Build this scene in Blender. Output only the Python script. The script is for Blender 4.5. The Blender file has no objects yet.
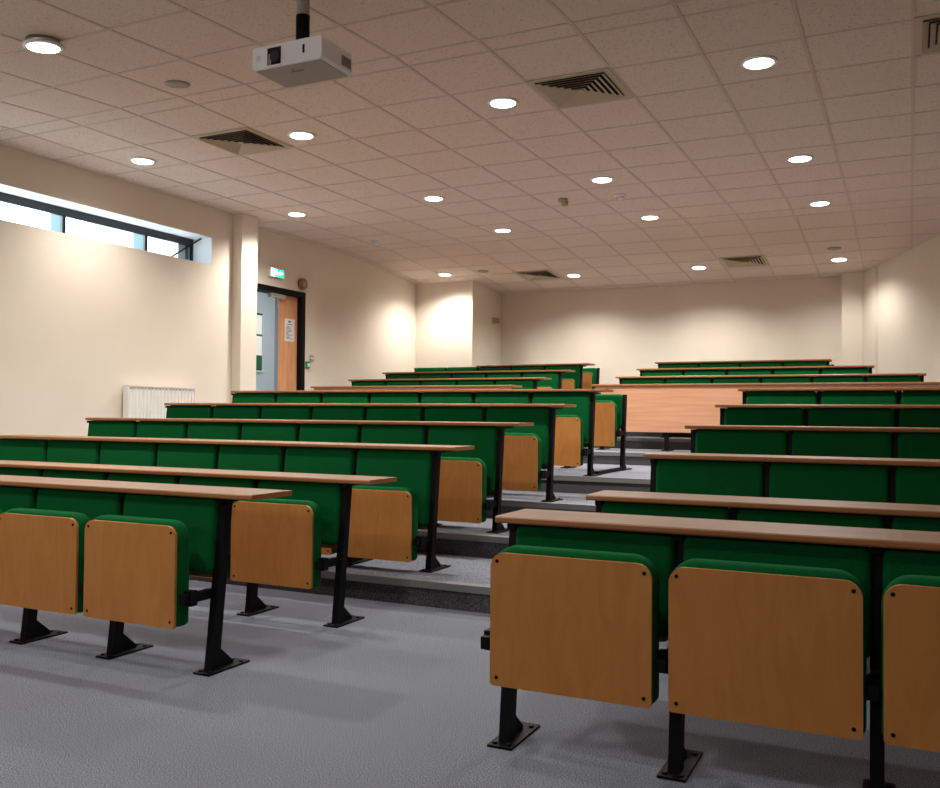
import bpy, bmesh, math, random
from mathutils import Vector, Matrix
random.seed(7)
S = bpy.context.scene
C = S.collection
CAMZ = 1.07                      # eye height above the front floor

# ------------------------------------------------------------------ materials
def mat(name, col, rough=0.6, metal=0.0, spec=0.5, emit=None, estr=0.0):
    m = bpy.data.materials.new(name); m.use_nodes = True
    b = m.node_tree.nodes['Principled BSDF']
    b.inputs['Base Color'].default_value = (*col, 1)
    b.inputs['Roughness'].default_value = rough
    b.inputs['Metallic'].default_value = metal
    b.inputs['Specular IOR Level'].default_value = spec
    if emit:
        b.inputs['Emission Color'].default_value = (*emit, 1)
        b.inputs['Emission Strength'].default_value = estr
    return m
def nodes(m): return m.node_tree.nodes, m.node_tree.links, m.node_tree.nodes['Principled BSDF']
def ramp_noise(m, scale, c0, c1, p0=.35, p1=.65, coords='Object', stretch=(1, 1, 1), detail=4, bump=0.0, rnd=False, dist=0.0):
    n, l, b = nodes(m)
    tc = n.new('ShaderNodeTexCoord'); mp = n.new('ShaderNodeMapping'); mp.inputs['Scale'].default_value = stretch
    l.new(tc.outputs[coords], mp.inputs['Vector'])
    if rnd:
        oi = n.new('ShaderNodeObjectInfo'); mu = n.new('ShaderNodeMath'); mu.operation = 'MULTIPLY'; mu.inputs[1].default_value = 40
        l.new(oi.outputs['Random'], mu.inputs[0]); l.new(mu.outputs[0], mp.inputs['Location'])
    nz = n.new('ShaderNodeTexNoise'); nz.inputs['Scale'].default_value = scale; nz.inputs['Detail'].default_value = detail
    nz.inputs['Distortion'].default_value = dist
    l.new(mp.outputs[0], nz.inputs['Vector'])
    r = n.new('ShaderNodeValToRGB'); r.color_ramp.elements[0].position = p0; r.color_ramp.elements[1].position = p1
    r.color_ramp.elements[0].color = (*c0, 1); r.color_ramp.elements[1].color = (*c1, 1)
    l.new(nz.outputs['Fac'], r.inputs['Fac']); l.new(r.outputs[0], b.inputs['Base Color'])
    if bump:
        bp = n.new('ShaderNodeBump'); bp.inputs['Strength'].default_value = bump; bp.inputs['Distance'].default_value = 0.01
        l.new(nz.outputs['Fac'], bp.inputs['Height']); l.new(bp.outputs[0], b.inputs['Normal'])
    return m

M = {}
M['green'] = ramp_noise(mat('green_fabric', (0, .12, .03), .95, spec=.1), 420, (.0006, .062, .013), (.0015, .105, .024), bump=.25)
b = M['green'].node_tree.nodes['Principled BSDF']
b.inputs['Sheen Weight'].default_value = .12; b.inputs['Sheen Roughness'].default_value = .45; b.inputs['Sheen Tint'].default_value = (.08, .8, .3, 1)
M['ply'] = ramp_noise(mat('birch_plywood', (.4, .2, .06), .5, spec=.3), 3.2, (.42, .165, .035), (.49, .208, .052), .3, .7, stretch=(5, 1, 1.2), detail=5, rnd=True, dist=1.2)
M['plyedge'] = mat('plywood_edge', (.40, .22, .09), .6)
M['beech'] = ramp_noise(mat('beech_laminate', (.5, .26, .15), .38, spec=.45), 5, (.225, .122, .068), (.285, .160, .088), stretch=(.5, 7, 7), detail=5)
M['beechpanel'] = ramp_noise(mat('beech_panel', (.5, .26, .15), .45, spec=.4), 5, (.58, .28, .155), (.67, .345, .20), stretch=(.35, 3, 7), detail=4)
M['lip'] = ramp_noise(mat('hardwood_lipping', (.35, .15, .05), .4), 5, (.28, .105, .030), (.34, .135, .042), stretch=(.5, 7, 7))
M['black'] = mat('black_powder_coat', (.0025, .0025, .003), .55, spec=.15)
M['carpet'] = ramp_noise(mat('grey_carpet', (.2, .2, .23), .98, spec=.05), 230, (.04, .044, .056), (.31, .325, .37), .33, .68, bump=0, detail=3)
M['shaded_riser'] = ramp_noise(mat('shaded_riser_carpet', (.1, .1, .1), .98, spec=.05), 210, (.02, .02, .022), (.13, .13, .14), .33, .68, bump=0, detail=3)  # same carpet as the treads, darkened to paint in the shade on risers
M['nosing'] = mat('nosing_grey', (.16, .16, .16), .55)
M['wall'] = ramp_noise(mat('cream_paint', (.7, .6, .45), .85, spec=.2), 2.5, (.735, .655, .545), (.765, .685, .575), .3, .7)
M['bluewall'] = mat('corridor_paint', (.42, .465, .51), .8)
M['white'] = mat('white_plastic', (.78, .78, .76), .4)
M['radiator'] = mat('radiator_enamel', (.80, .78, .74), .35)
M['tilegrid'] = mat('ceiling_grid', (.60, .50, .44), .6)
M['grille'] = mat('beige_grille', (.50, .42, .30), .5)
M['dark'] = mat('dark_void', (.006, .006, .005), .9)
M['greydisc'] = mat('grey_mesh', (.36, .32, .285), .7)
M['doorwood'] = ramp_noise(mat('door_veneer', (.55, .27, .12), .45), 4, (.60, .27, .12), (.72, .36, .18), stretch=(8, 8, .6), detail=4)
M['frame'] = mat('black_door_frame', (.004, .004, .004), .6, spec=.12)
M['steel'] = mat('brushed_steel', (.55, .55, .55), .35, metal=.9)
M['alu'] = mat('pale_aluminium', (.04, .08, .087), .5)
M['winframe'] = mat('window_frame_dark', (.012, .015, .018), .4)
M['revealwhite'] = mat('reveal_white', (.78, .80, .82), .8)
M['lamp'] = mat('lamp_diffuser', (1, 1, 1), .5, emit=(1, .985, .96), estr=9)
M['exitgreen'] = mat('exit_green', (0, .4, .25), .5, emit=(0.0, .62, .42), estr=1.2)
M['exitwhite'] = mat('exit_white', (1, 1, 1), .5, emit=(.95, 1, 1), estr=1.7)
M['bell'] = mat('bell_orange', (.30, .13, .03), .5)
M['callgreen'] = mat('call_point_green', (.01, .26, .10), .45)
M['paper'] = mat('paper', (.80, .78, .74), .9)
M['ink'] = mat('ink', (.12, .12, .12), .9)
M['boardgreen'] = mat('noticeboard_green', (.006, .09, .03), .9)
M['switchgrey'] = mat('switch_grey', (.36, .33, .29), .5)
M['yellowish'] = mat('sensor_tan', (.42, .33, .18), .6)
M['projector'] = mat('projector_white', (.95, .95, .95), .35)
M['projbase'] = mat('projector_base', (.40, .37, .35), .6)
M['lens'] = mat('lens_glass', (.02, .02, .025), .08, spec=.8)
M['chip'] = mat('carpet_dark', (.05, .05, .055), .9)

# ceiling tile: pale mineral board with fissures, each tile a shade of its own
m = mat('ceiling_tile', (.5, .4, .35), .95, spec=.1); M['tile'] = m
n, l, b = nodes(m)
tc = n.new('ShaderNodeTexCoord')
nz = n.new('ShaderNodeTexNoise'); nz.inputs['Scale'].default_value = 75; nz.inputs['Detail'].default_value = 2
l.new(tc.outputs['Object'], nz.inputs['Vector'])
r = n.new('ShaderNodeValToRGB'); r.color_ramp.elements[0].position = .30; r.color_ramp.elements[1].position = .42
r.color_ramp.elements[0].color = (.50, .41, .355, 1); r.color_ramp.elements[1].color = (.75, .635, .565, 1)
l.new(nz.outputs['Fac'], r.inputs['Fac'])
l.new(r.outputs[0], b.inputs['Base Color'])

# window glass
m = bpy.data.materials.new('window_glass'); m.use_nodes = True; M['glass'] = m
nt = m.node_tree; nt.nodes.clear()
o_ = nt.nodes.new('ShaderNodeOutputMaterial'); mx = nt.nodes.new('ShaderNodeMixShader'); tr = nt.nodes.new('ShaderNodeBsdfTransparent'); gl = nt.nodes.new('ShaderNodeBsdfGlossy')
gl.inputs['Roughness'].default_value = .02; mx.inputs[0].default_value = .06; tr.inputs[0].default_value = (.93, .98, 1, 1)
nt.links.new(tr.outputs[0], mx.inputs[1]); nt.links.new(gl.outputs[0], mx.inputs[2]); nt.links.new(mx.outputs[0], o_.inputs[0])

# ------------------------------------------------------------------ mesh helpers
def box(bm, x0, x1, y0, y1, z0, z1, mi=0, mx=None):
    vs = [bm.verts.new(Vector(p)) for p in ((x0, y0, z0), (x1, y0, z0), (x1, y1, z0), (x0, y1, z0), (x0, y0, z1), (x1, y0, z1), (x1, y1, z1), (x0, y1, z1))]
    if mx is not None:
        for v in vs: v.co = mx @ v.co
    fs = []
    for q in ((3, 2, 1, 0), (4, 5, 6, 7), (0, 1, 5, 4), (1, 2, 6, 5), (2, 3, 7, 6), (3, 0, 4, 7)):
        f = bm.faces.new([vs[i] for i in q]); f.material_index = mi; fs.append(f)
    return fs
def prism(bm, pts, axis, a0, a1, mi=0):
    """extrude a 2-D polygon along an axis ('x': pts are (y,z); 'y': (x,z); 'z': (x,y))"""
    def P(p, a): return {'x': (a, p[0], p[1]), 'y': (p[0], a, p[1]), 'z': (p[0], p[1], a)}[axis]
    v0 = [bm.verts.new(P(p, a0)) for p in pts]; v1 = [bm.verts.new(P(p, a1)) for p in pts]
    k = len(pts); fs = [bm.faces.new(v0[::-1]), bm.faces.new(v1)]
    for i in range(k): fs.append(bm.faces.new((v0[i], v0[(i + 1) % k], v1[(i + 1) % k], v1[i])))
    for f in fs: f.material_index = mi
    return fs
def cyl(bm, c, r0, r1, h, axis='z', seg=24, mi=0, cap=True):
    rot = {'z': Matrix.Identity(4), 'x': Matrix.Rotation(math.pi / 2, 4, 'Y'), 'y': Matrix.Rotation(-math.pi / 2, 4, 'X')}[axis]
    mt = Matrix.Translation(c) @ rot
    a = [bm.verts.new(mt @ Vector((r0 * math.cos(t), r0 * math.sin(t), 0))) for t in [2 * math.pi * i / seg for i in range(seg)]]
    b_ = [bm.verts.new(mt @ Vector((r1 * math.cos(t), r1 * math.sin(t), h))) for t in [2 * math.pi * i / seg for i in range(seg)]]
    for i in range(seg):
        f = bm.faces.new((a[i], a[(i + 1) % seg], b_[(i + 1) % seg], b_[i])); f.material_index = mi; f.smooth = True
    if cap:
        f = bm.faces.new(a[::-1]); f.material_index = mi; f = bm.faces.new(b_); f.material_index = mi
def lathe(bm, prof, c, seg=32, mi=0):
    rings = [[bm.verts.new((c[0] + r * math.cos(2 * math.pi * i / seg), c[1] + r * math.sin(2 * math.pi * i / seg), c[2] + z)) for i in range(seg)] for r, z in prof]
    for a, b_ in zip(rings, rings[1:]):
        for i in range(seg):
            f = bm.faces.new((a[i], a[(i + 1) % seg], b_[(i + 1) % seg], b_[i])); f.material_index = mi; f.smooth = True
    f = bm.faces.new(rings[0][::-1]); f.material_index = mi; f = bm.faces.new(rings[-1]); f.material_index = mi
def rrect(w, z0, z1, rt, rb, ins=0, seg=7):
    x0, x1, a, b_ = -w / 2 + ins, w / 2 - ins, z0 + ins, z1 - ins
    rt = max(rt - ins, .003); rb = max(rb - ins, .003); p = []
    for cx, cz, r_, s in ((x1 - rb, a + rb, rb, -90), (x1 - rt, b_ - rt, rt, 0), (x0 + rt, b_ - rt, rt, 90), (x0 + rb, a + rb, rb, 180)):
        for i in range(seg + 1):
            t = math.radians(s + 90 * i / seg); p.append((cx + r_ * math.cos(t), cz + r_ * math.sin(t)))
    return p
def pad(bm, w, z0, z1, y0, y1, rt, rb, e, mi=0, bulge=0.0):
    """upholstered slab: rounded outline in x-z, soft edges of radius e, front at y0"""
    rings = [(e + .03, y0 - bulge), (e, y0 - bulge * .4)] if bulge else [(e + .004, y0), (e, y0)]
    for t in (30, 60, 90): rings.append((e * (1 - math.sin(math.radians(t))), y0 + e * (1 - math.cos(math.radians(t)))))
    for t in (0, 30, 60, 90): rings.append((e * (1 - math.cos(math.radians(t))), y1 - e + e * math.sin(math.radians(t))))
    vr = [[bm.verts.new((x, y, z)) for x, z in rrect(w, z0, z1, rt, rb, ins)] for ins, y in rings]
    for a, b_ in zip(vr, vr[1:]):
        k = len(a)
        for i in range(k):
            f = bm.faces.new((a[i], a[(i + 1) % k], b_[(i + 1) % k], b_[i])); f.smooth = True; f.material_index = mi
    f = bm.faces.new(vr[0][::-1]); f.smooth = bool(bulge); f.material_index = mi
    f = bm.faces.new(vr[-1]); f.material_index = mi
def mesh(name, bm, mats, recalc=True):
    if recalc: bmesh.ops.recalc_face_normals(bm, faces=bm.faces[:])
    me = bpy.data.meshes.new(name); bm.to_mesh(me); bm.free()
    for k in (mats if isinstance(mats, (list, tuple)) else [mats]): me.materials.append(M[k])
    return me
def bevelled(bm, w=.003, seg=2):
    bmesh.ops.bevel(bm, geom=[e for e in bm.edges], offset=w, segments=seg, affect='EDGES', profile=.7)
def put(name, me, parent=None, loc=(0, 0, 0), rot=(0, 0, 0)):
    o = bpy.data.objects.new(name, me); C.objects.link(o); o.location = loc; o.rotation_euler = rot
    if parent: o.parent = parent
    return o
def tag(o, label, cat, group=None):
    o['label'] = label; o['category'] = cat
    if group: o['group'] = group
    return o
def thing(name, loc, label, cat, group=None, rz=0):
    o = put(name, None, None, loc, (0, 0, rz)); return tag(o, label, cat, group)
def struct(name, bm, mats, recalc=True):
    o = put(name, mesh(name, bm, mats, recalc)); o['kind'] = 'structure'; return o
NB = bmesh.new

# ------------------------------------------------------------------ floor: two flat fronts and the tiers
LV = [(-3.2, 0.0), (4.45, .137), (5.37, .274), (6.29, .411), (7.21, .548), (9.2, .672), (10.33, .797), (11.22, .935), (12.12, 1.07)]
YEND = 14.2
bm = NB()
XL, XR = -7.35, 4.2
for i, (y, z) in enumerate(LV):
    y1 = LV[i + 1][0] if i + 1 < len(LV) else YEND
    f = bm.faces.new([bm.verts.new(p) for p in ((XL, y, z), (XR, y, z), (XR, y1, z), (XL, y1, z))]); f.material_index = 0
    if i:
        z0 = LV[i - 1][1]
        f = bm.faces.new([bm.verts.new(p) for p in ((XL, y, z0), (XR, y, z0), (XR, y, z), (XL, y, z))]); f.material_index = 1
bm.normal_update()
fl = struct('floor', bm, ['carpet', 'shaded_riser'], False)
for i, (y, z) in enumerate(LV[1:]):
    bm = NB(); prism(bm, [(y - .012, z - .035), (y + .002, z - .035), (y + .002, z), (y + .055, z), (y + .055, z + .004), (y - .012, z + .004)], 'x', XL, XR)
    struct('trim_%d' % (i + 1), bm, ['nosing'])

# ------------------------------------------------------------------ ceiling: level middle, slight falls to the front and the back
ZC = 2.283 + CAMZ; YF, YB = 4.99, 10.93; SF, SB = .0625, .081
def zc(y): return ZC - SF * (YF - y) if y < YF else (ZC - SB * (y - YB) if y > YB else ZC)
bm = NB()
def strip(y0, y1, x0, x1, dz=0.0, mi=0):
    f = bm.faces.new([bm.verts.new(p) for p in ((x0, y0, zc(y0) - dz), (x0, y1, zc(y1) - dz), (x1, y1, zc(y1) - dz), (x1, y0, zc(y0) - dz))]); f.material_index = mi
CX0, CX1 = -7.35, 4.2
for a, b_ in ((-3.2, YF), (YF, YB), (YB, 14.4)): strip(a, b_, CX0, CX1)
def bar(x0, x1, y0, y1):
    h = .004
    vs = [bm.verts.new((x, y, zc(y) - d)) for d in (0.0, h) for x, y in ((x0, y0), (x1, y0), (x1, y1), (x0, y1))]
    for q in ((4, 7, 6, 5), (0, 1, 5, 4), (1, 2, 6, 5), (2, 3, 7, 6), (3, 0, 4, 7)):
        f = bm.faces.new([vs[i] for i in q]); f.material_index = 1
gx = [-2.979 + .6 * i for i in range(-7, 12)]
for x in gx:
    if x < CX0 or x > CX1: continue
    for a, b_ in ((-3.2, YF), (YF, YB), (YB, 14.4)): bar(x - .012, x + .012, a, b_)
gy = [YF - .6 * k for k in range(0, 14)] + [5.176 + .6 * k for k in range(0, 10)] + [YB + .6 * k for k in range(0, 6)]
for y in gy: bar(CX0, CX1, y - .009, y + .009)
ce = struct('ceiling', bm, ['tile', 'tilegrid'], False)

# ------------------------------------------------------------------ walls
WX = -7.05
WZ0, WZ1, WY0, WY1 = 1.635 + CAMZ, 1.95 + CAMZ, .6, 7.9     # the long high window
TOP = 3.6
bm = NB()
box(bm, WX - .3, WX, -3.4, 8.25, -.1, WZ0); box(bm, WX - .3, WX, -3.4, 8.25, WZ1, TOP)
box(bm, WX - .3, WX, -3.4, WY0, WZ0, WZ1); box(bm, WX - .3, WX, WY1, 8.25, WZ0, WZ1)
struct('wall_left', bm, ['wall'])
bm = NB()    # white lining of the window recess
for a in ((WY0, WY1, WZ0 - .002, WZ0 + .004), (WY0, WY1, WZ1 - .004, WZ1 + .002), (WY1 - .004, WY1 + .002, WZ0, WZ1)):
    box(bm, WX - .3, WX - .002, *a)
struct('trim_20', bm, ['revealwhite'])
bm = NB(); box(bm, -7.35, -6.92, 8.25, 8.53, -.1, TOP); struct('wall_pilaster', bm, ['wall'])
DX = -7.3; DY0, DY1, DZ1 = 8.74, 9.915, 1.53 + CAMZ
bm = NB()
box(bm, DX - .2, DX, 8.5, DY0 - .07, -.1, TOP); box(bm, DX - .2, DX, DY1 + .07, 13.05, -.1, TOP); box(bm, DX - .2, DX, DY0 - .07, DY1 + .07, DZ1 + .06, TOP)
struct('wall_side', bm, ['wall'])
bm = NB(); box(bm, DX - .2, -6.27, 13.03, 14.4, -.1, TOP); struct('wall_corner', bm, ['wall'])
bm = NB(); box(bm, -6.4, 4.4, 14.17, 14.4, -.1, TOP); struct('wall_back', bm, ['wall'])
bm = NB(); box(bm, -.878, -.605, 13.98, 14.25, -.1, TOP); struct('wall_pier', bm, ['wall'])
bm = NB()
prism(bm, [(-.606, 14.2), (-.606, 13.99), (-.43, 13.62), (-.40, 13.62), (1.95, 9.02), (3.2, 6.55), (3.2, -3.4), (3.4, -3.4), (3.4, 6.6), (1.95 + .22, 9.12), (-.3, 14.2)], 'z', -.1, TOP)
struct('wall_right', bm, ['wall'])
bm = NB(); box(bm, -7.4, 4.4, -3.4, -3.2, -.1, TOP); struct('wall_front', bm, ['wall'])

# corridor beyond the door
bm = NB(); box(bm, -9.4, -9.2, 7.9, 15, .4, 3.3); struct('wall_corridor', bm, ['bluewall'])
bm = NB(); box(bm, -9.2, DX - .2, 7.9, 15, .4, .548); struct('floor_corridor', bm, ['carpet'])
bm = NB(); box(bm, -9.4, DX - .2, 7.9, 15, 3.1, 3.3); struct('ceiling_corridor', bm, ['revealwhite'])
bm = NB(); box(bm, -9.2, DX - .2, 15, 15.2, .4, 3.3); struct('wall_corridor_end', bm, ['bluewall'])
bm = NB(); box(bm, -9.2, -7.36, 7.7, 7.9, .4, 3.3); struct('wall_corridor_near', bm, ['bluewall'])

# window: dark front frame, deep pale mullions, panes
bm = NB()
FX = WX - .27
box(bm, FX - .03, FX, WY0, WY1, WZ1 - .085, WZ1); box(bm, FX - .03, FX, WY0, WY1, WZ0, WZ0 + .05)
for y in (1.2, 2.3, 3.35, 4.4, 5.1, 6.145, 7.19): box(bm, FX - .03, FX, y - .02, y + .02, WZ0 + .05, WZ1 - .085)
box(bm, FX - .03, FX, WY1 - .028, WY1, WZ0 + .05, WZ1 - .085)
w = struct('window_1', bm, ['winframe'])
bm = NB()
for y in (5.1, 6.145, 7.19, 7.83): box(bm, FX - .17, FX - .031, y - .018, y + .018, WZ0, WZ1)
put('mullion', mesh('mullion', bm, ['alu']), w)
bm = NB(); box(bm, FX - .12, FX - .112, WY0, WY1, WZ0, WZ1); put('pane', mesh('pane', bm, ['glass']), w)
bm = NB()
d = Vector((-7.16 - (FX - .01), 7.82 - 7.50, WZ1 - .02 - (WZ0 + .03)))
mt = Matrix.Translation((FX + .012, 7.50, WZ0 + .03)) @ d.to_track_quat('Z', 'Y').to_matrix().to_4x4()
box(bm, -.007, .007, -.009, .009, 0, d.length, 0, mt); put('stay_arm', mesh('stay_arm', bm, ['winframe']), w)

# ------------------------------------------------------------------ door
bm = NB()
box(bm, DX - .2, DX + .012, DY0 - .07, DY0, .548, DZ1 + .065); box(bm, DX - .2, DX + .012, DY1, DY1 + .075, .548, DZ1 + .065); box(bm, DX - .2, DX + .012, DY0, DY1, DZ1, DZ1 + .065)
dr = struct('door_1', bm, ['frame'])
bm = NB(); box(bm, DX - .11, DX - .065, 9.515, DY1 - .003, .555, DZ1 - .004); put('door_leaf', mesh('door_leaf', bm, ['doorwood']), dr)
bm = NB(); box(bm, DX - .112, DX - .060, 9.50, 9.515, .555, DZ1 - .004); put('edge_strip', mesh('edge_strip', bm, ['steel']), dr)
o = thing('door_closer', (DX - .06, 9.42, DZ1 - .07), 'silver overhead door closer fixed at the top of the doorway', 'door closer')
bm = NB(); box(bm, 0, .06, -.14, .15, .0, .055); bevelled(bm, .006); put('closer_body', mesh('closer_body', bm, ['steel']), o)
bm = NB(); box(bm, .01, .035, .02, .05, -.11, 0); put('closer_arm', mesh('closer_arm', bm, ['steel']), o)
o = thing('paper_notice', (DX - .0645, 9.75, 1.075 + CAMZ), 'white printed paper notice taped on the wooden door', 'notice')
bm = NB(); box(bm, 0, .002, -.105, .105, -.148, .148); put('sheet', mesh('sheet', bm, ['paper']), o)
bm = NB()
rr = random.Random(3)
box(bm, .002, .0026, -.03, .02, .1, .125); box(bm, .002, .0026, -.06, .05, .07, .08)
for k in range(11):
    q = rr.uniform(-.02, .08); box(bm, .002, .0026, -.08, q, .045 - k * .016, .051 - k * .016)
put('print', mesh('print', bm, ['ink']), o)

o = thing('notice_board', (-9.198, 10.95, 1.09 + CAMZ), 'green noticeboard with white papers on the corridor wall', 'noticeboard')
bm = NB(); box(bm, 0, .02, -.5, .5, -.45, .45); put('board', mesh('board', bm, ['boardgreen']), o)
bm = NB()
for a in ((-.52, .52, .45, .47), (-.52, .52, -.47, -.45), (-.52, -.5, -.45, .45), (.5, .52, -.45, .45)): box(bm, 0, .03, *a)
put('frame', mesh('frame', bm, ['steel']), o)
bm = NB(); box(bm, .0, .002, -.11, .11, -.15, .15)
sheet = mesh('sheet', bm, ['paper'])
for k, (y, z) in enumerate(((.385, .27), (.385, -.06), (.0, .2), (-.3, .15))):
    p = put('pinned_paper', sheet, None, (-9.177, 10.95 + y, 1.09 + CAMZ + z))
    tag(p, ['white sheet pinned at the top right of the corridor noticeboard', 'white sheet pinned at mid right of the corridor noticeboard', 'white sheet pinned at the centre of the corridor noticeboard', 'white sheet pinned at the left of the corridor noticeboard'][k], 'paper', 'papers on the noticeboard')

# ------------------------------------------------------------------ things on the side wall
o = thing('exit_sign', (DX, 9.335, 1.765 + CAMZ), 'lit green and white emergency exit sign above the doorway', 'exit sign')
bm = NB(); box(bm, .001, .05, -.14, .14, -.058, .058); bevelled(bm, .004); put('sign_case', mesh('sign_case', bm, ['white']), o)
bm = NB(); box(bm, .05, .053, -.132, .132, -.05, .05); face = put('sign_face', mesh('sign_face', bm, ['exitgreen']), o); face['label'] = 'green lit sign face'
bm = NB()                        # white door, running figure, arrow
x0, x1 = .053, .055
box(bm, x0, x1, -.132, -.06, -.05, .05)
def poly(pts): prism(bm, pts, 'x', x0, x1)
poly([(.02, .0), (.055, .035), (.055, .012), (.105, .012), (.105, -.012), (.055, -.012), (.055, -.035)])
cyl(bm, (x0, -.026, .034), .009, .009, x1 - x0, 'x', 12)
poly([(-.045, .022), (-.015, .022), (-.008, -.002), (-.03, -.006)])
poly([(-.015, .02), (.006, .006), (.003, .0), (-.014, .01)]); poly([(-.045, .02), (-.054, .0), (-.049, -.003), (-.04, .01)])
poly([(-.03, -.004), (-.014, -.004), (.006, -.04), (-.002, -.042)]); poly([(-.03, -.004), (-.02, -.004), (-.036, -.026), (-.052, -.03), (-.053, -.022), (-.04, -.02)])
put('pictogram', mesh('pictogram', bm, ['exitwhite']), o)
o = thing('fire_alarm_sounder', (DX, 9.90, 1.70 + CAMZ), 'round orange-brown alarm sounder beside the exit sign', 'alarm')
bm = NB(); cyl(bm, (.001, 0, 0), .078, .074, .05, 'x', 28); put('sounder_body', mesh('sounder_body', bm, ['bell']), o)
bm = NB(); cyl(bm, (.05, 0, 0), .045, .03, .02, 'x', 24); put('sounder_horn', mesh('sounder_horn', bm, ['switchgrey']), o)
o = thing('emergency_door_release', (DX, 10.05, .63 + CAMZ), 'green emergency door release box right of the door frame', 'call point')
bm = NB(); box(bm, 0, .03, -.036, .036, -.047, .047); bevelled(bm, .005); put('release_case', mesh('rc', bm, ['callgreen']), o)
bm = NB(); box(bm, .03, .033, -.022, .022, -.022, .022); put('push_plate', mesh('pp', bm, ['white']), o)
o = thing('light_switch', (DX, 10.145, .725 + CAMZ), 'grey metal switch plate above the green door release', 'switch')
bm = NB(); box(bm, .001, .012, -.043, .043, -.045, .045); bevelled(bm, .003); put('switch_plate', mesh('sp', bm, ['switchgrey']), o)
bm = NB(); box(bm, .012, .018, -.02, .02, -.012, .012); put('rocker', mesh('rk', bm, ['white']), o)
o = thing('motion_sensor', (-6.27, 13.84, 1.545 + CAMZ), 'small beige motion sensor on the rear corner wall', 'sensor')
bm = NB(); box(bm, .001, .02, -.05, .05, -.055, .055); put('mount_plate', mesh('mp', bm, ['grille']), o)
bm = NB(); box(bm, .02, .10, -.04, .05, -.045, .045); bevelled(bm, .01); put('sensor_head', mesh('sh', bm, ['switchgrey']), o)

# radiator
o = thing('radiator', (WX, 7.09, .74), 'white panel radiator with vertical flutes on the left wall', 'radiator')
bm = NB()
pts = []; y = -.46
nfl = 19; pw = .92 / nfl
for k in range(nfl):
    a = -.46 + k * pw
    pts += [(.085, a + pw * .12), (.098, a + pw * .28), (.098, a + pw * .72), (.085, a + pw * .88)]
pts = [(.045, -.46), (.085, -.46)] + pts + [(.085, .46), (.045, .46)]
prism(bm, pts, 'z', 0, .57); put('panel', mesh('panel', bm, ['radiator']), o)
bm = NB()
box(bm, .03, .1, -.467, .467, .57, .585); box(bm, .03, .1, -.467, -.46, .02, .57); box(bm, .03, .1, .46, .467, .02, .57)
put('casing', mesh('casing', bm, ['radiator']), o)
bm = NB(); box(bm, .0985, .1005, -.18 * pw, .18 * pw, .545, .563); sl = mesh('vent_slot', bm, ['greydisc'])
for k in range(nfl): put('vent_slot', sl, o, (0, -.46 + (k + .5) * pw, 0))
bm = NB(); box(bm, .001, .05, -.02, .02, .1, .5); br = mesh('wall_bracket', bm, ['white'])
for yy in (-.3, .3): put('wall_bracket', br, o, (0, yy, 0))

# ------------------------------------------------------------------ benches
SP, H = .55, .712
def yb(z): return -(H - z) * .085           # front of the backrest at height z
def bench_kit(drop):
    """seat, panel, back, board, legs, arm for a row whose sitters' feet are 'drop' below the legs"""
    K = {}
    bm = NB(); pad(bm, .513, .228 - drop, .650 - drop, -.184, -.108, .075, .02, .022); K['seat'] = mesh('seat', bm, ['green'])
    bm = NB(); prism(bm, rrect(.502, .226 - drop, .632 - drop, .045, .012), 'y', -.197, -.1845)
    for sx in (-1, 1):
        for sz in (.252, .606): cyl(bm, (sx * .229, -.1985, sz - drop), .0058, .0058, .002, 'y', 10, 1)
    K['panel'] = mesh('seat_panel', bm, ['ply', 'black'])
    bm = NB(); pad(bm, .522, .395 - drop, H, 0, .055, .03, .03, .02)
    for v in bm.verts: v.co.y += yb(v.co.z)
    K['back'] = mesh('backrest', bm, ['green'])
    bm = NB(); prism(bm, rrect(.50, .372 - drop, H - .012, .03, .03), 'y', .0555, .068)
    for v in bm.verts: v.co.y += yb(v.co.z)
    K['board'] = mesh('back_board', bm, ['ply'])
    def leg_mesh(desk):
        bm = NB(); top = H - .004; z0 = .008
        def ly(z): return -(H - z) * .115 + .032
        ya, yt = ly(z0), ly(top)
        prism(bm, [(ya, z0), (ya + .052, z0), (yt + .042, top), (yt, top)], 'x', -.018, .018)
        if desk: prism(bm, [(yt - .03, top - .02), (yt + .2, top - .012), (yt + .2, top), (yt - .03, top)], 'x', -.014, .014)
        prism(bm, [(ya + .05, z0), (ya + .15, z0), (ya + .15, z0 + .012), (ya + .055, .1)], 'x', -.006, .006)
        return mesh('leg', bm, ['black'])
    K['leg'] = leg_mesh(True); K['leg0'] = leg_mesh(False)
    z = .345 - drop
    bm = NB(); box(bm, -.013, .013, -.185, -.02, z - .019, z + .019); box(bm, -.0182, .0182, -.150, -.112, z - .03, z + .03)
    K['arm'] = mesh('pivot_arm', bm, ['black'])
    return K
KIT = {d: bench_kit(d) for d in (0, .125, .137)}
bm = NB(); box(bm, -.042, .042, -.085, .165, 0, .008)
for yy in (-.062, .13): cyl(bm, (.024, yy, .008), .009, .009, .006, 'z', 8); cyl(bm, (-.024, yy, .008), .009, .009, .006, 'z', 8)
MFOOT = mesh('foot_plate', bm, ['black'])

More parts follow.
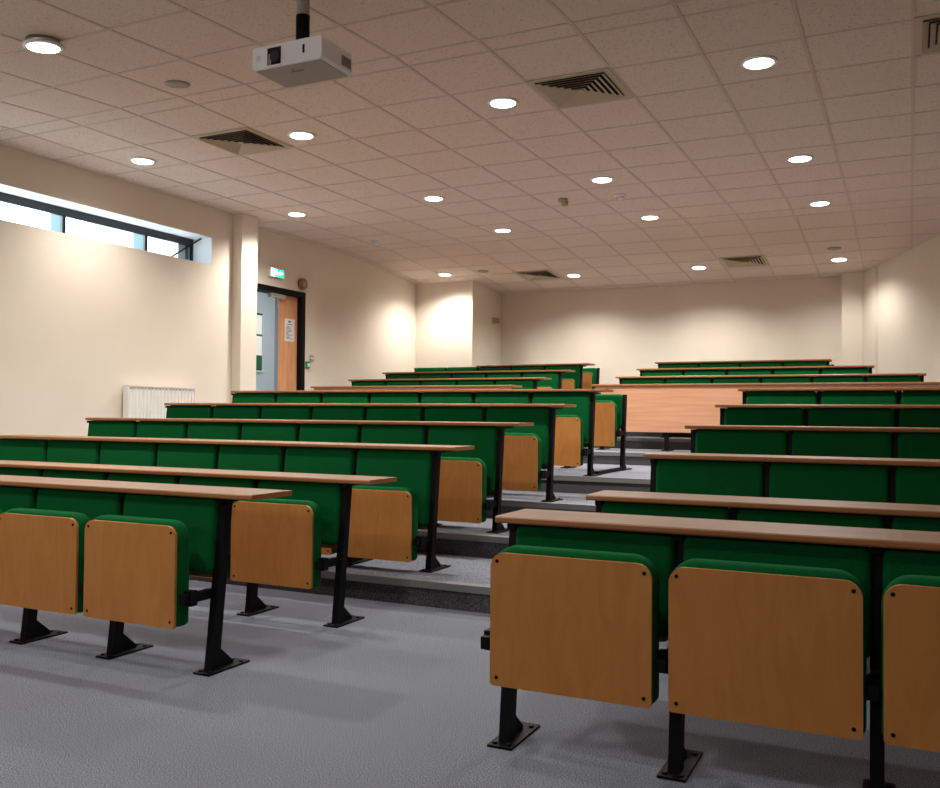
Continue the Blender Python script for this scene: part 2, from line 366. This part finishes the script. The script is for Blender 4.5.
def desk_mesh(x0, x1, y0=-.035, dep=.265, t=.022):
    bm = NB(); z1 = H + .022
    box(bm, x0 + .012, x1 - .012, y0 + .014, y0 + dep - .012, z1 - t, z1, 0)
    # hardwood lipping with rounded nose, all round
    pr = [(y0 + .014, z1 - t), (y0 + .003, z1 - t), (y0, z1 - t + .005), (y0, z1 - .005), (y0 + .003, z1 - .0008), (y0 + .014, z1)]
    prism(bm, pr, 'x', x0, x1, 1)
    box(bm, x0, x1, y0 + dep - .012, y0 + dep, z1 - t, z1, 1)
    box(bm, x0, x0 + .012, y0 + .014, y0 + dep - .012, z1 - t, z1, 1); box(bm, x1 - .012, x1, y0 + .014, y0 + dep - .012, z1 - t, z1, 1)
    return mesh('desk_top', bm, ['beech', 'lip'])

def bench(x0, n_, Y, zf, label, group, desk=None, rail=False, drop=0, ds=(0, 0, 0), rz=0):
    xe = SP * n_; root = thing('lecture_bench', (x0 + xe * (1 - math.cos(rz)), Y - xe * math.sin(rz), zf), label, 'bench', group, rz); K = KIT[drop]
    for i in range(n_):
        cx = SP * (i + .5)
        s = put('seat', K['seat'], root, (cx + ds[0], ds[1], ds[2])); put('seat_panel', K['panel'], s)['label'] = 'plywood underside of the tipped up seat'
        k = put('backrest', K['back'], root, (cx, 0, 0)); put('back_board', K['board'], k)
    for i in range(n_ + 1):
        g_ = put('leg', K['leg' if desk else 'leg0'], root, (SP * i, 0, 0)); put('foot_plate', MFOOT, g_); put('pivot_arm', K['arm'], g_, (ds[0], ds[1], ds[2] * 1.2))
    if desk: put('desk_top', desk_mesh(desk[0] - x0, desk[1] - x0), root)
    if rail:
        bm = NB(); box(bm, -.02, .02, -.8, -.09, .0, .03); put('floor_rail', mesh('floor_rail', bm, ['black']), root, (SP * n_ if rail > 0 else 0, 0, 0))
    return root
GL, GR, GUL, GUR = 'lower left bank of benches', 'lower right bank of benches', 'upper left bank of benches', 'upper right bank of benches'
ORD = ['frontmost', 'second', 'third', 'fourth', 'fifth', 'sixth']
LROW = [(-2.588, 2.955, 0, 6), (-2.600, 3.885, 0, 7), (-2.560, 4.79, .137, 7), (-2.499, 5.605, .274, 7), (-2.449, 6.465, .411, 7), (-2.425, 7.36, .548, 7)]
LLAB = ['frontmost bench of the left bank, two plywood seat undersides near the bottom left corner',
        'second bench of the left bank, one plywood seat underside right behind the frontmost desk',
        'third bench of the left bank, seats tipped up, standing on the first carpeted step',
        'fourth bench of the left bank, its left end left of the radiator',
        'fifth bench of the left bank, its left end hiding the lower right of the radiator',
        'sixth bench of the left bank, its left end just below the open doorway']
for k, (xe, Y, zf, n_) in enumerate(LROW):
    bench(xe - SP * n_, n_, Y, zf, LLAB[k], GL, (xe - SP * n_ + .01, xe + [.205, .19, .165, .165, .125, .125][k]), False, .137 if k > 1 else 0, ([-.018, -.014, -.01, -.006, -.004, -.004][k], 0, [-.022, -.022, -.018, -.014, 0, 0][k]))
bench(-2.43 - SP * 7, 7, 8.33, .548, 'rearmost bench of the lower left bank, without a desk, its end beside the beech panel', GL, None, 1)
RROW = [(-1.184, 2.765, 0), (-1.177, 3.67, 0), (-1.175, 4.565, .137), (-1.177, 5.515, .274), (-1.177, 6.45, .411), (-1.176, 7.385, .548)]
RLAB = ['frontmost bench of the right bank, large plywood seat undersides nearest the camera',
        'second bench of the right bank, mostly hidden, desk just above the frontmost one',
        'third bench of the right bank, tall strip of green backrests above the two nearest desks',
        'fourth bench of the right bank, counted from the front, left end before the stepped aisle',
        'fifth bench of the right bank, left end overlapping the lower beech panel',
        'sixth bench of the right bank, highest desk below the long beech panel']
for k, (xs, Y, zf) in enumerate(RROW):
    bench(xs, 5, Y, zf, RLAB[k], GR, (xs - .042, xs + 5 * SP + .2), False, .137 if k > 1 else 0, (-.003, -.01, .012))
for nm, xe, Y, n_, zf, dk, lb in (('A', -4.31, 10.78, 5, .797, 1, 'lowest of the upper left benches, just above the left beech front panel'),
                              ('B', -4.31, 11.70, 5, .935, 1, 'middle desk row of the upper left benches, between two similar rows'),
                              ('C', -4.31, 12.58, 5, 1.07, 2, 'highest desk row of the upper left benches, desk ending short of the corner block'),
                              ('D', -4.325, 13.42, 3, 1.07, 0, 'rearmost upper left bench without a desk, its end against the back wall')):
    bench(xe - SP * n_, n_, Y, zf, lb, GUL, None if not dk else ((xe - SP * n_ - .04 if dk == 1 else -5.97), xe + .15), False, {'A': .125, 'B': .137, 'C': .137, 'D': 0}[nm])
for xs, Y, n_, zf, dk, lb in ((-3.188, 10.8, 6, .797, 1, 'lowest and widest of the upper right benches, just above the long beech panel'),
                          (-3.174, 11.69, 5, .935, 1, 'middle row of the upper right benches, shorter than the row below it'),
                          (-3.165, 12.6, 4, 1.07, 1, 'highest and shortest desk row of the upper right benches near the back wall'),
                          (-3.165, 13.42, 4, 1.07, 0, 'rearmost upper right bench without a desk, peeking out at the right end')):
    bench(xs, n_, Y, zf, lb, GUR, None if not dk else (xs - .05, xs + n_ * SP + .04), False, 0 if not dk else .125 if n_ == 6 else .137)

# the two beech fronted desks ahead of the upper banks
def front_desk(x0, x1, Y, zf, label):
    root = thing('front_desk', (x0, Y, zf), label, 'desk', 'panelled front desks')
    put('desk_top', desk_mesh(0, x1 - x0, -.025, .29), root)
    bm = NB(); box(bm, .03, x1 - x0 - .03, .0, .02, .205, H - .003); put('modesty_panel', mesh('modesty_panel', bm, ['beechpanel']), root)
    L = x1 - x0; k = max(2, round(L / .8))
    for i in range(k + 1):
        g_ = put('leg', MFL, root, (.1 + (L - .2) * i / k, .05, 0)); put('foot_plate', MFOOT, g_)
bm = NB(); box(bm, -.02, .02, -.027, .027, .008, H - .003); MFL = mesh('front_leg', bm, ['black'])
front_desk(-7.08, -4.2, 9.86, .672, 'narrow visible strip of beech panelled desk ahead of the upper left benches')
front_desk(-3.23, .62, 9.86, .672, 'wide pale beech panelled desk ahead of the upper right benches')

# ------------------------------------------------------------------ ceiling fittings
def tilt(y): return (math.atan(SF) if y < YF else (-math.atan(SB) if y > YB else 0), 0, 0)
bm = NB(); 
lathe(bm, [(.088, 0.0), (.092, -.012), (.112, -.010), (.118, 0.0)][::-1], (0, 0, 0)); MRING = mesh('trim_ring', bm, ['white'])
bm = NB(); lathe(bm, [(.0875, -.002), (.088, -.014), (.05, -.019), (.002, -.021)], (0, 0, 0)); MDIF = mesh('diffuser', bm, ['lamp'])
DL = [(-6.30, 6.13, 'round lit downlight above the high window, leftmost of the second row'),
      (-4.51, 6.10, 'round lit downlight just right of the left square vent, second row'),
      (-2.685, 6.07, 'round lit downlight just left of the large square vent, second row'),
      (-.876, 6.06, 'large bright round downlight at the upper right, nearest the camera on that side'),
      (-6.36, 8.53, 'round lit downlight by the pilaster, leftmost of the third row'),
      (-4.55, 8.49, 'round lit downlight in the third row, second from the left'),
      (-2.69, 8.475, 'round lit downlight in the third row, third from the left'),
      (-.875, 8.49, 'round lit downlight in the third row, at its right end'),
      (-4.56, 10.33, 'round lit downlight in the fourth row, at its left end'),
      (-2.705, 10.335, 'round lit downlight in the fourth row, the middle one'),
      (-.868, 10.38, 'round lit downlight in the fourth row, at its right end'),
      (-6.497, 12.51, 'round lit downlight in the rear row, leftmost by the corner block'),
      (-4.593, 13.09, 'round lit downlight in the rear row, second from the left beside a vent'),
      (-2.711, 13.08, 'round lit downlight in the rear row, third from the left'),
      (-.858, 13.12, 'round lit downlight in the rear row, at its right end near the pier'),
      (-4.649, 3.73, 'round downlight hanging loose from its hole at the top left corner')]
POW = 1.0
def spot(x, y, z, e, size=148, blend=.75):  # shared by the visible downlights and the added fill spots
    L = bpy.data.lights.new('spot_beam', 'SPOT'); L.energy = e; L.spot_size = math.radians(size); L.spot_blend = blend; L.shadow_soft_size = .08
    L.color = (1, .965, .915)
    o = bpy.data.objects.new('spot_beam', L); C.objects.link(o); o.location = (x, y, z); return o
for x, y, lb in DL:
    loose = 'loose' in lb
    o = thing('ceiling_downlight', (x, y, zc(y)), lb, 'ceiling light', 'round ceiling downlights'); o.rotation_euler = tilt(y)
    dz = -.035 if loose else 0
    put('trim_ring', MRING, o, (0, 0, dz)); put('diffuser', MDIF, o, (0, 0, dz))
    if loose:
        bm = NB(); lathe(bm, [(.085, 0.0), (.085, -.038), (.095, -.038), (.095, 0.0)], (0, 0, 0)); put('lamp_housing', mesh('lamp_housing', bm, ['steel']), o)
    spot(x, y, zc(y) - .03 + dz, (120 if 'high window, leftmost' in lb else 75 if 'near the pier' in lb else 165 if y > 12 else 215 if -5.5 < x < -1.5 else 180) * POW)
for x, y in ((-6.2, 3.73), (-2.0, 2.6), (-4.6, 1.5), (-2.7, 1.2), (-.87, 1.2)):  # unseen spots added to brighten the front benches, no fittings modelled
    spot(x, y, zc(y) - .03, (28 if x > -1 else 62) * POW)

def vent(x, y, label):
    o = thing('ceiling_vent', (x, y, zc(y) - .001), label, 'vent', 'square ceiling vents'); o.rotation_euler = tilt(y)
    bm = NB(); box(bm, -.255, .255, -.255, .255, -.002, 0); put('backing', mesh('backing', bm, ['dark']), o)
    bm = NB()
    for a in ((-.298, .298, -.298, -.25), (-.298, .298, .25, .298), (-.298, -.25, -.25, .25), (.25, .298, -.25, .25)): box(bm, *a, -.008, -.001)
    put('frame', mesh('frame', bm, ['grille']), o)
    bm = NB()
    for k in range(6):           # nested louvres, each flaring down and outwards
        r = .249 - k * .04; i_ = r - .030
        for ax in range(4):
            m_ = Matrix.Rotation(ax * math.pi / 2, 4, 'Z')
            lo = [bm.verts.new(m_ @ Vector(p)) for p in ((-r, -r, -.021), (r, -r, -.021), (i_, -i_, -.004), (-i_, -i_, -.004))]
            up = [bm.verts.new(v.co + Vector((0, 0, .0015))) for v in lo]
            bm.faces.new(lo); bm.faces.new(up[::-1])
            for q in range(4): bm.faces.new((lo[q], up[q], up[(q + 1) % 4], lo[(q + 1) % 4]))
    box(bm, -.022, .022, -.022, .022, -.021, -.004)
    put('louvre', mesh('louvre', bm, ['grille']), o)
vent(-2.079, 6.04, 'large square slatted ceiling vent at the top centre, nearest one fully in view')
vent(-5.079, 6.04, 'square slatted ceiling vent at the left, above the high window')
vent(-5.12, 12.93, 'small square slatted ceiling vent at the rear, centre left')
vent(-2.05, 12.90, 'small square slatted ceiling vent at the rear right')
vent(.321, 6.04, 'square slatted ceiling vent cut off by the right edge of the picture')

def disc(name, x, y, r, h, mats, label, cat):
    bm = NB(); lathe(bm, [(r, 0.0), (r * .97, -h), (r * .5, -h * 1.2), (.002, -h * 1.25)], (0, 0, 0))
    o = put(name, mesh(name, bm, mats), None, (x, y, zc(y) - .001), tilt(y)); tag(o, label, cat); return o
disc('ceiling_speaker', -4.569, 4.75, .085, .008, ['greydisc'], 'flush grey round speaker in the ceiling left of the projector', 'speaker')
disc('ceiling_speaker', -5.834, 12.48, .085, .008, ['greydisc'], 'flush grey round speaker in the rear ceiling left of the small vent', 'speaker')
disc('ceiling_speaker', -.878, 12.52, .085, .008, ['greydisc'], 'flush grey round speaker beside the rear right downlight', 'speaker')
def smoke(x, y, label):
    o = thing('smoke_detector', (x, y, zc(y) - .001), label, 'smoke detector'); o.rotation_euler = tilt(y)
    bm = NB(); lathe(bm, [(.062, 0.0), (.062, -.012), (.05, -.02), (.002, -.02)], (0, 0, 0)); put('detector_base', mesh('db', bm, ['white']), o)
    bm = NB(); lathe(bm, [(.042, -.02), (.038, -.042), (.002, -.046)], (0, 0, 0)); put('detector_head', mesh('dh', bm, ['white']), o)
    bm = NB()
    for t in range(8): cyl(bm, (.041 * math.cos(t * .785), .041 * math.sin(t * .785), -.034), .006, .006, .006, 'z', 8)
    put('vent_hole', mesh('vh', bm, ['greydisc']), o)
smoke(-6.414, 10.32, 'white smoke detector on the left ceiling before the recessed corner')
smoke(-2.717, 9.17, 'white smoke detector right of the tan sensor at mid ceiling')
o = thing('ceiling_sensor', (-3.318, 9.09, zc(9.09) - .001), 'small tan ceiling sensor dangling at mid ceiling', 'sensor')
bm = NB(); cyl(bm, (0, 0, -.03), .05, .05, .03, 'z', 20); cyl(bm, (.02, 0, -.075), .03, .04, .045, 'z', 16); put('sensor_body', mesh('sb', bm, ['yellowish']), o)

# projector on its ceiling pole
o = thing('projector', (-2.835, 3.835, 1.812 + CAMZ), 'white projector hanging on a black pole from the ceiling', 'projector')
bm = NB()
W_, D_, T_ = .215, .135, .058
prism(bm, [(-W_, -T_ + .012), (-W_ + .012, -T_), (W_ - .012, -T_), (W_, -T_ + .012), (W_, T_ - .01), (W_ - .01, T_), (-W_ + .01, T_), (-W_, T_ - .01)], 'y', -D_, D_)
body = put('case', mesh('case', bm, ['projector']), o)
bm = NB(); box(bm, -W_ + .016, W_ - .016, -D_ + .012, D_ - .01, -T_ - .004, -T_ - .0003); put('underside', mesh('underside', bm, ['projbase']), body)['label'] = 'dull grey underside'
bm = NB(); box(bm, -.118, -.034, -D_ - .0025, -D_ - .0003, -.05, .042); rec = put('lens_recess', mesh('lens_recess', bm, ['dark']), o)
bm = NB(); cyl(bm, (-.065, -D_ - .003, -.008), .03, .022, -.0 + .012, 'y', 24)
for v in bm.verts: v.co.y -= .010
put('lens', mesh('lens', bm, ['lens']), rec)
bm = NB(); box(bm, -.108, -.094, -D_ - .006, -D_ - .002, -.046, .01); put('lens_shutter', mesh('lens_shutter', bm, ['switchgrey']), rec)
bm = NB(); box(bm, -.122, -.03, -D_ - .010, -D_ - .0003, -.058, -.05); put('lens_sill', mesh('lens_sill', bm, ['projector']), o)
bm = NB(); box(bm, .10, .112, -D_ - .002, -D_ - .0003, -.015, .028); put('infrared_window', mesh('ir', bm, ['dark']), o)
bm = NB(); cyl(bm, (-.175, -D_ - .0015, -.0), .016, .016, .0012, 'y', 20); put('badge_disc', mesh('bd', bm, ['white']), o)
bm = NB(); box(bm, W_ + .0003, W_ + .002, .04, .125, -.03, .02)
for k in range(7): box(bm, W_ + .002, W_ + .004, .042 + k * .012, .047 + k * .012, -.03, .02)
put('side_grille', mesh('sg', bm, ['switchgrey']), o)
bm = NB()
for k in range(10): box(bm, -.03 + k * .008, -.025 + k * .008, -.055, -.049 + (k % 3) * .001, -T_ - .0055, -T_ - .0042)
box(bm, -.008, .01, -.085, -.078, -T_ - .0055, -T_ - .0042)
put('base_lettering', mesh('bl', bm, ['ink']), body)
zt = zc(3.85) - (1.812 + CAMZ)
bm = NB(); cyl(bm, (0, 0, T_ + .012), .036, .036, .172, 'z', 24); cyl(bm, (0, 0, T_ + .012), .044, .044, .035, 'z', 24); put('pole', mesh('pole', bm, ['black']), o)
bm = NB(); cyl(bm, (0, 0, T_ + .184), .034, .034, zt - T_ - .184 - .008, 'z', 24); cyl(bm, (0, 0, zt - .018), .07, .07, .012, 'z', 24); put('pole_collar', mesh('pc', bm, ['switchgrey']), o)
bm = NB(); box(bm, -.16, .1, -.02, .02, T_, T_ + .012); box(bm, -.02, .02, -.09, .09, T_, T_ + .012); box(bm, -.17, -.155, -.03, -.01, T_, T_ + .03)
put('mount_bracket', mesh('mb', bm, ['black']), o)

# ------------------------------------------------------------------ light
def area(name, loc, rot, sx, sy, e, col):
    L = bpy.data.lights.new(name, 'AREA'); L.shape = 'RECTANGLE'; L.size = sx; L.size_y = sy; L.energy = e; L.color = col
    o = bpy.data.objects.new(name, L); C.objects.link(o); o.location = loc; o.rotation_euler = rot; return o
def beam(x, y, z, tgt, e):
    o = spot(x, y, z, e, 120, .6); o.name = 'front_fill'; o.data.shadow_soft_size = .3
    o.rotation_euler = (Vector(tgt) - Vector((x, y, z))).to_track_quat('-Z', 'Y').to_euler()
beam(-4.2, -2.7, 2.75, (-3.6, 4.5, .6), 160); beam(-.6, -2.7, 2.75, (-.8, 4.5, .6), 42)  # two unseen fill spots added behind the camera to light the seat fronts
area('corridor_fill', (-8.35, 10.2, 3.05), (0, 0, 0), .6, 1.2, 42, (.95, 1, 1))  # unseen area light added to brighten the corridor, no fitting modelled
wd = bpy.data.worlds.new('sky'); S.world = wd; wd.use_nodes = True
bg = wd.node_tree.nodes['Background']; bg.inputs[0].default_value = (.86, .95, 1, 1); bg.inputs[1].default_value = 8

# ------------------------------------------------------------------ camera
R = [[0.900271, 0.435264, 0.007563], [-0.002363, 0.022258, -0.999749], [-0.435324, 0.900028, 0.021067]]
cd = bpy.data.cameras.new('camera'); cam = bpy.data.objects.new('camera', cd); C.objects.link(cam)
mt = Matrix(((R[0][0], -R[1][0], -R[2][0]), (R[0][1], -R[1][1], -R[2][1]), (R[0][2], -R[1][2], -R[2][2]))).to_4x4()
cam.matrix_world = Matrix.Translation((0, 0, CAMZ)) @ mt
cd.sensor_fit = 'HORIZONTAL'; cd.sensor_width = 36; cd.lens = 36 * 910.67 / 940; cd.clip_start = .05; cd.clip_end = 200
S.camera = cam
S.view_settings.view_transform = 'Standard'; S.view_settings.look = 'None'; S.view_settings.gamma = 1; S.view_settings.use_curve_mapping = False
S.view_settings.exposure = 0.42
